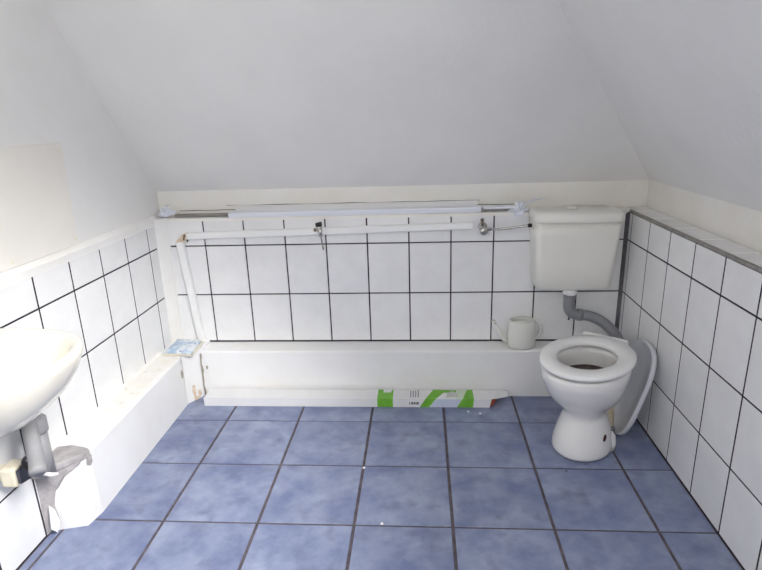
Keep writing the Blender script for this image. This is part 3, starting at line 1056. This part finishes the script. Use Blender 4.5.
# ------------------------------------------------------------------ watering can on the boxing
wc = empty('watering_can', (0.578, -0.068, 0.243))
tag(wc, 'translucent white plastic watering can standing on back pipe boxing', 'watering can')


def ov(a, b, z, cx=0.0, n=28):
    return [(cx + a * math.cos(2 * math.pi * k / n), b * math.sin(2 * math.pi * k / n), z) for k in range(n)]


obj('body', loft([ov(0.055, 0.042, 0.0), ov(0.061, 0.046, 0.006), ov(0.062, 0.047, 0.06), ov(0.060, 0.046, 0.11), ov(0.058, 0.044, 0.14), ov(0.054, 0.041, 0.150), ov(0.050, 0.038, 0.150),
                  ov(0.052, 0.040, 0.14), ov(0.054, 0.041, 0.06), ov(0.05, 0.038, 0.008)]), 'plastic_can', wc, True)
bm = loft([ov(0.0545, 0.0415, 0.150), ov(0.056, 0.0425, 0.156), ov(0.045, 0.036, 0.164), ov(0.020, 0.030, 0.163, -0.027)], False, False)
o = obj('rim', loft([ov(0.055, 0.042, 0.148), ov(0.0575, 0.044, 0.152), ov(0.055, 0.042, 0.156), ov(0.051, 0.039, 0.152)], False, False), 'plastic_can', wc, True)
bm.free()
obj('half_cover', prism([(0.055 * math.cos(t), 0.042 * math.sin(t), 0.150) for t in [math.radians(-70 + 280 + k * 14) for k in range(11)]], (0, 0, 0.004)), 'plastic_can', wc)
obj('handle', tube([(0.052, 0, 0.150), (0.072, 0, 0.145), (0.084, 0, 0.115), (0.080, 0, 0.075), (0.061, 0, 0.045)], 0.0065, 10, smooth_n=6), 'plastic_can', wc, True)
wsp = obj('spout', tube([(-0.055, 0, 0.03), (-0.078, 0, 0.045), (-0.10, 0, 0.10), (-0.122, -0.002, 0.140)], [0.014, 0.011, 0.008, 0.006] , 12), 'plastic_can', wc, True)
obj('spout_tip', tube([(-0.118, -0.002, 0.133), (-0.128, -0.003, 0.151)], [0.007, 0.009], 12), 'plastic_can', wsp, True)

wc.scale = (1.08, 1.0, 0.9)
wc.location = (0.588, -0.072, 0.243)

# ------------------------------------------------------------------ washbasin on the left wall
SX, SY, SZB = XL, -1.30, 0.0
bas = empty('washbasin', (XL, -1.36, 0.568))
tag(bas, 'white ceramic washbasin mounted on tiled left wall', 'washbasin')


def dshape(depth, hw, z, x0=0.004, n=44, e=2.7):
    """D outline: straight along the wall (x=x0), bulging to x=depth"""
    pts = []
    for k in range(n):
        t = -math.pi / 2 + math.pi * k / (n - 1)
        c, s = math.cos(t), math.sin(t)
        x = x0 + (depth - x0) * abs(c) ** (2 / e)
        y = hw * math.copysign(abs(s) ** (2 / e), s)
        pts.append((x, y, z))
    for k in range(1, 12):
        y = hw - 2 * hw * k / 12
        pts.append((x0, y, z))
    return pts


ZT = 0.19
rg = [dshape(0.20, 0.10, 0.0), dshape(0.235, 0.13, 0.010), dshape(0.29, 0.175, 0.05), dshape(0.335, 0.208, 0.10), dshape(0.358, 0.230, 0.145), dshape(0.368, 0.239, ZT - 0.018), dshape(0.370, 0.241, ZT - 0.004),
      dshape(0.366, 0.237, ZT + 0.003), dshape(0.352, 0.224, ZT + 0.003, 0.015), dshape(0.338, 0.208, ZT - 0.004, 0.08), dshape(0.330, 0.200, ZT - 0.014, 0.09), dshape(0.305, 0.178, 0.12, 0.10),
      dshape(0.265, 0.14, 0.075, 0.12), dshape(0.22, 0.075, 0.05, 0.15), dshape(0.20, 0.03, 0.046, 0.17)]
obj('bowl', loft(rg), 'ceramic_sink', bas, True, subsurf=1)
obj('drain_ring', lathe([(0.030, 0.0465), (0.032, 0.05), (0.022, 0.0505), (0.018, 0.047)], 20, 'Z', (0.185, 0, 0), caps=False), 'chrome', bas, True)
obj('tap_base', lathe([(0.024, ZT + 0.002), (0.024, ZT + 0.04), (0.016, ZT + 0.06)], 20, 'Z', (0.05, 0, 0)), 'chrome', bas, True)
obj('tap_spout', tube([(0.05, 0, ZT + 0.05), (0.06, 0, ZT + 0.11), (0.11, 0, ZT + 0.13), (0.15, 0, ZT + 0.10)], 0.010, 12, smooth_n=6), 'chrome', bas, True)

# waste pipe below
wp = empty('waste_pipe', (-1.105, -1.135, 0.262))
tag(wp, 'grey plastic waste pipe standing on cement patch under washbasin', 'pipe')
obj('standpipe', tube([(0.0, 0.0, 0.0), (0.0, 0.0, 0.155)], 0.026, 20), 'pvc_light', wp, True)
obj('socket', lathe([(0.031, 0.150), (0.032, 0.156), (0.032, 0.195), (0.028, 0.2)], 22), 'pvc_light', wp, True)
obj('trap_arm', tube([(0.0, 0.0, 0.19), (0.0, -0.02, 0.21), (0.02, -0.05, 0.215), (0.06, -0.10, 0.195), (0.10, -0.15, 0.15), (0.12, -0.18, 0.13)], 0.022, 16, smooth_n=5), 'pvc_light', wp, True)
obj('side_pipe', tube([(-0.02, 0.005, 0.16), (-0.035, 0.005, 0.12), (-0.038, 0.0, 0.02)], 0.014, 12, smooth_n=4), 'pvc_light', wp, True)
bm = bmesh.new()
tor = [(0.022 + 0.005 * math.cos(a), 0.006 * math.sin(a)) for a in [2 * math.pi * k / 10 for k in range(10)]]
o = obj('black_gasket', lathe(tor + [tor[0]], 20, 'Y', (0.075, -0.145, 0.135), caps=False), 'black', wp, True)
o = obj('base_tape', tube([(-0.01, -0.02, 0.012), (0.03, -0.022, 0.008), (0.045, -0.01, 0.004)], [0.006, 0.007, 0.003], 8), 'paint_white', wp, True)

# small cream box with dark front
jb = empty('junction_box', (-1.115, -1.245, 0.305))
tag(jb, 'small cream box with dark grey face beside waste pipe under washbasin', 'box')
obj('housing', box(-0.03, 0.022, -0.03, 0.03, 0.0, 0.066), 'cream_plastic', jb, bevel=0.010)
obj('dark_face', prism([(0.0225, -0.026, 0.014), (0.0225, 0.018, 0.004), (0.0225, 0.028, 0.016), (0.0225, 0.028, 0.05), (0.0225, 0.016, 0.064), (0.0225, -0.026, 0.058)], (0.012, 0, 0)), 'dark', jb, bevel=0.003)
obj('bracket', box(-0.056, -0.03, -0.02, 0.02, 0.02, 0.05), 'cream_plastic', jb)

# ------------------------------------------------------------------ paint chips on the floor
chips = [(-0.125, -0.717, 0.007, 'white paint chip on floor joint in the middle of the room'),
         (-0.033, -1.03, 0.006, 'white paint chip on floor joint nearest the camera'),
         (0.66, -0.72, 0.005, 'dark crumb on floor just in front of toilet foot'),
         (0.321, -0.275, 0.006, 'white crumb on floor left of the two by carton end'),
         (0.375, -0.29, 0.007, 'white crumb on floor right of the two by carton end')]
for i, (x, y, s, lb_) in enumerate(chips):
    bm = bmesh.new()
    bmesh.ops.create_icosphere(bm, subdivisions=1, radius=s)
    for v in bm.verts:
        v.co *= 1 + 0.5 * noise.noise(v.co * 300 + Vector((i, 0, 0)))
        v.co.z = max(v.co.z * 0.5, -0.0005)
    o = obj('floor_crumb', bm, 'dark' if 'dark' in lb_ else 'chip', None, False, (x, y, 0.0008))
    tag(o, lb_, 'debris', 'crumbs on the floor')
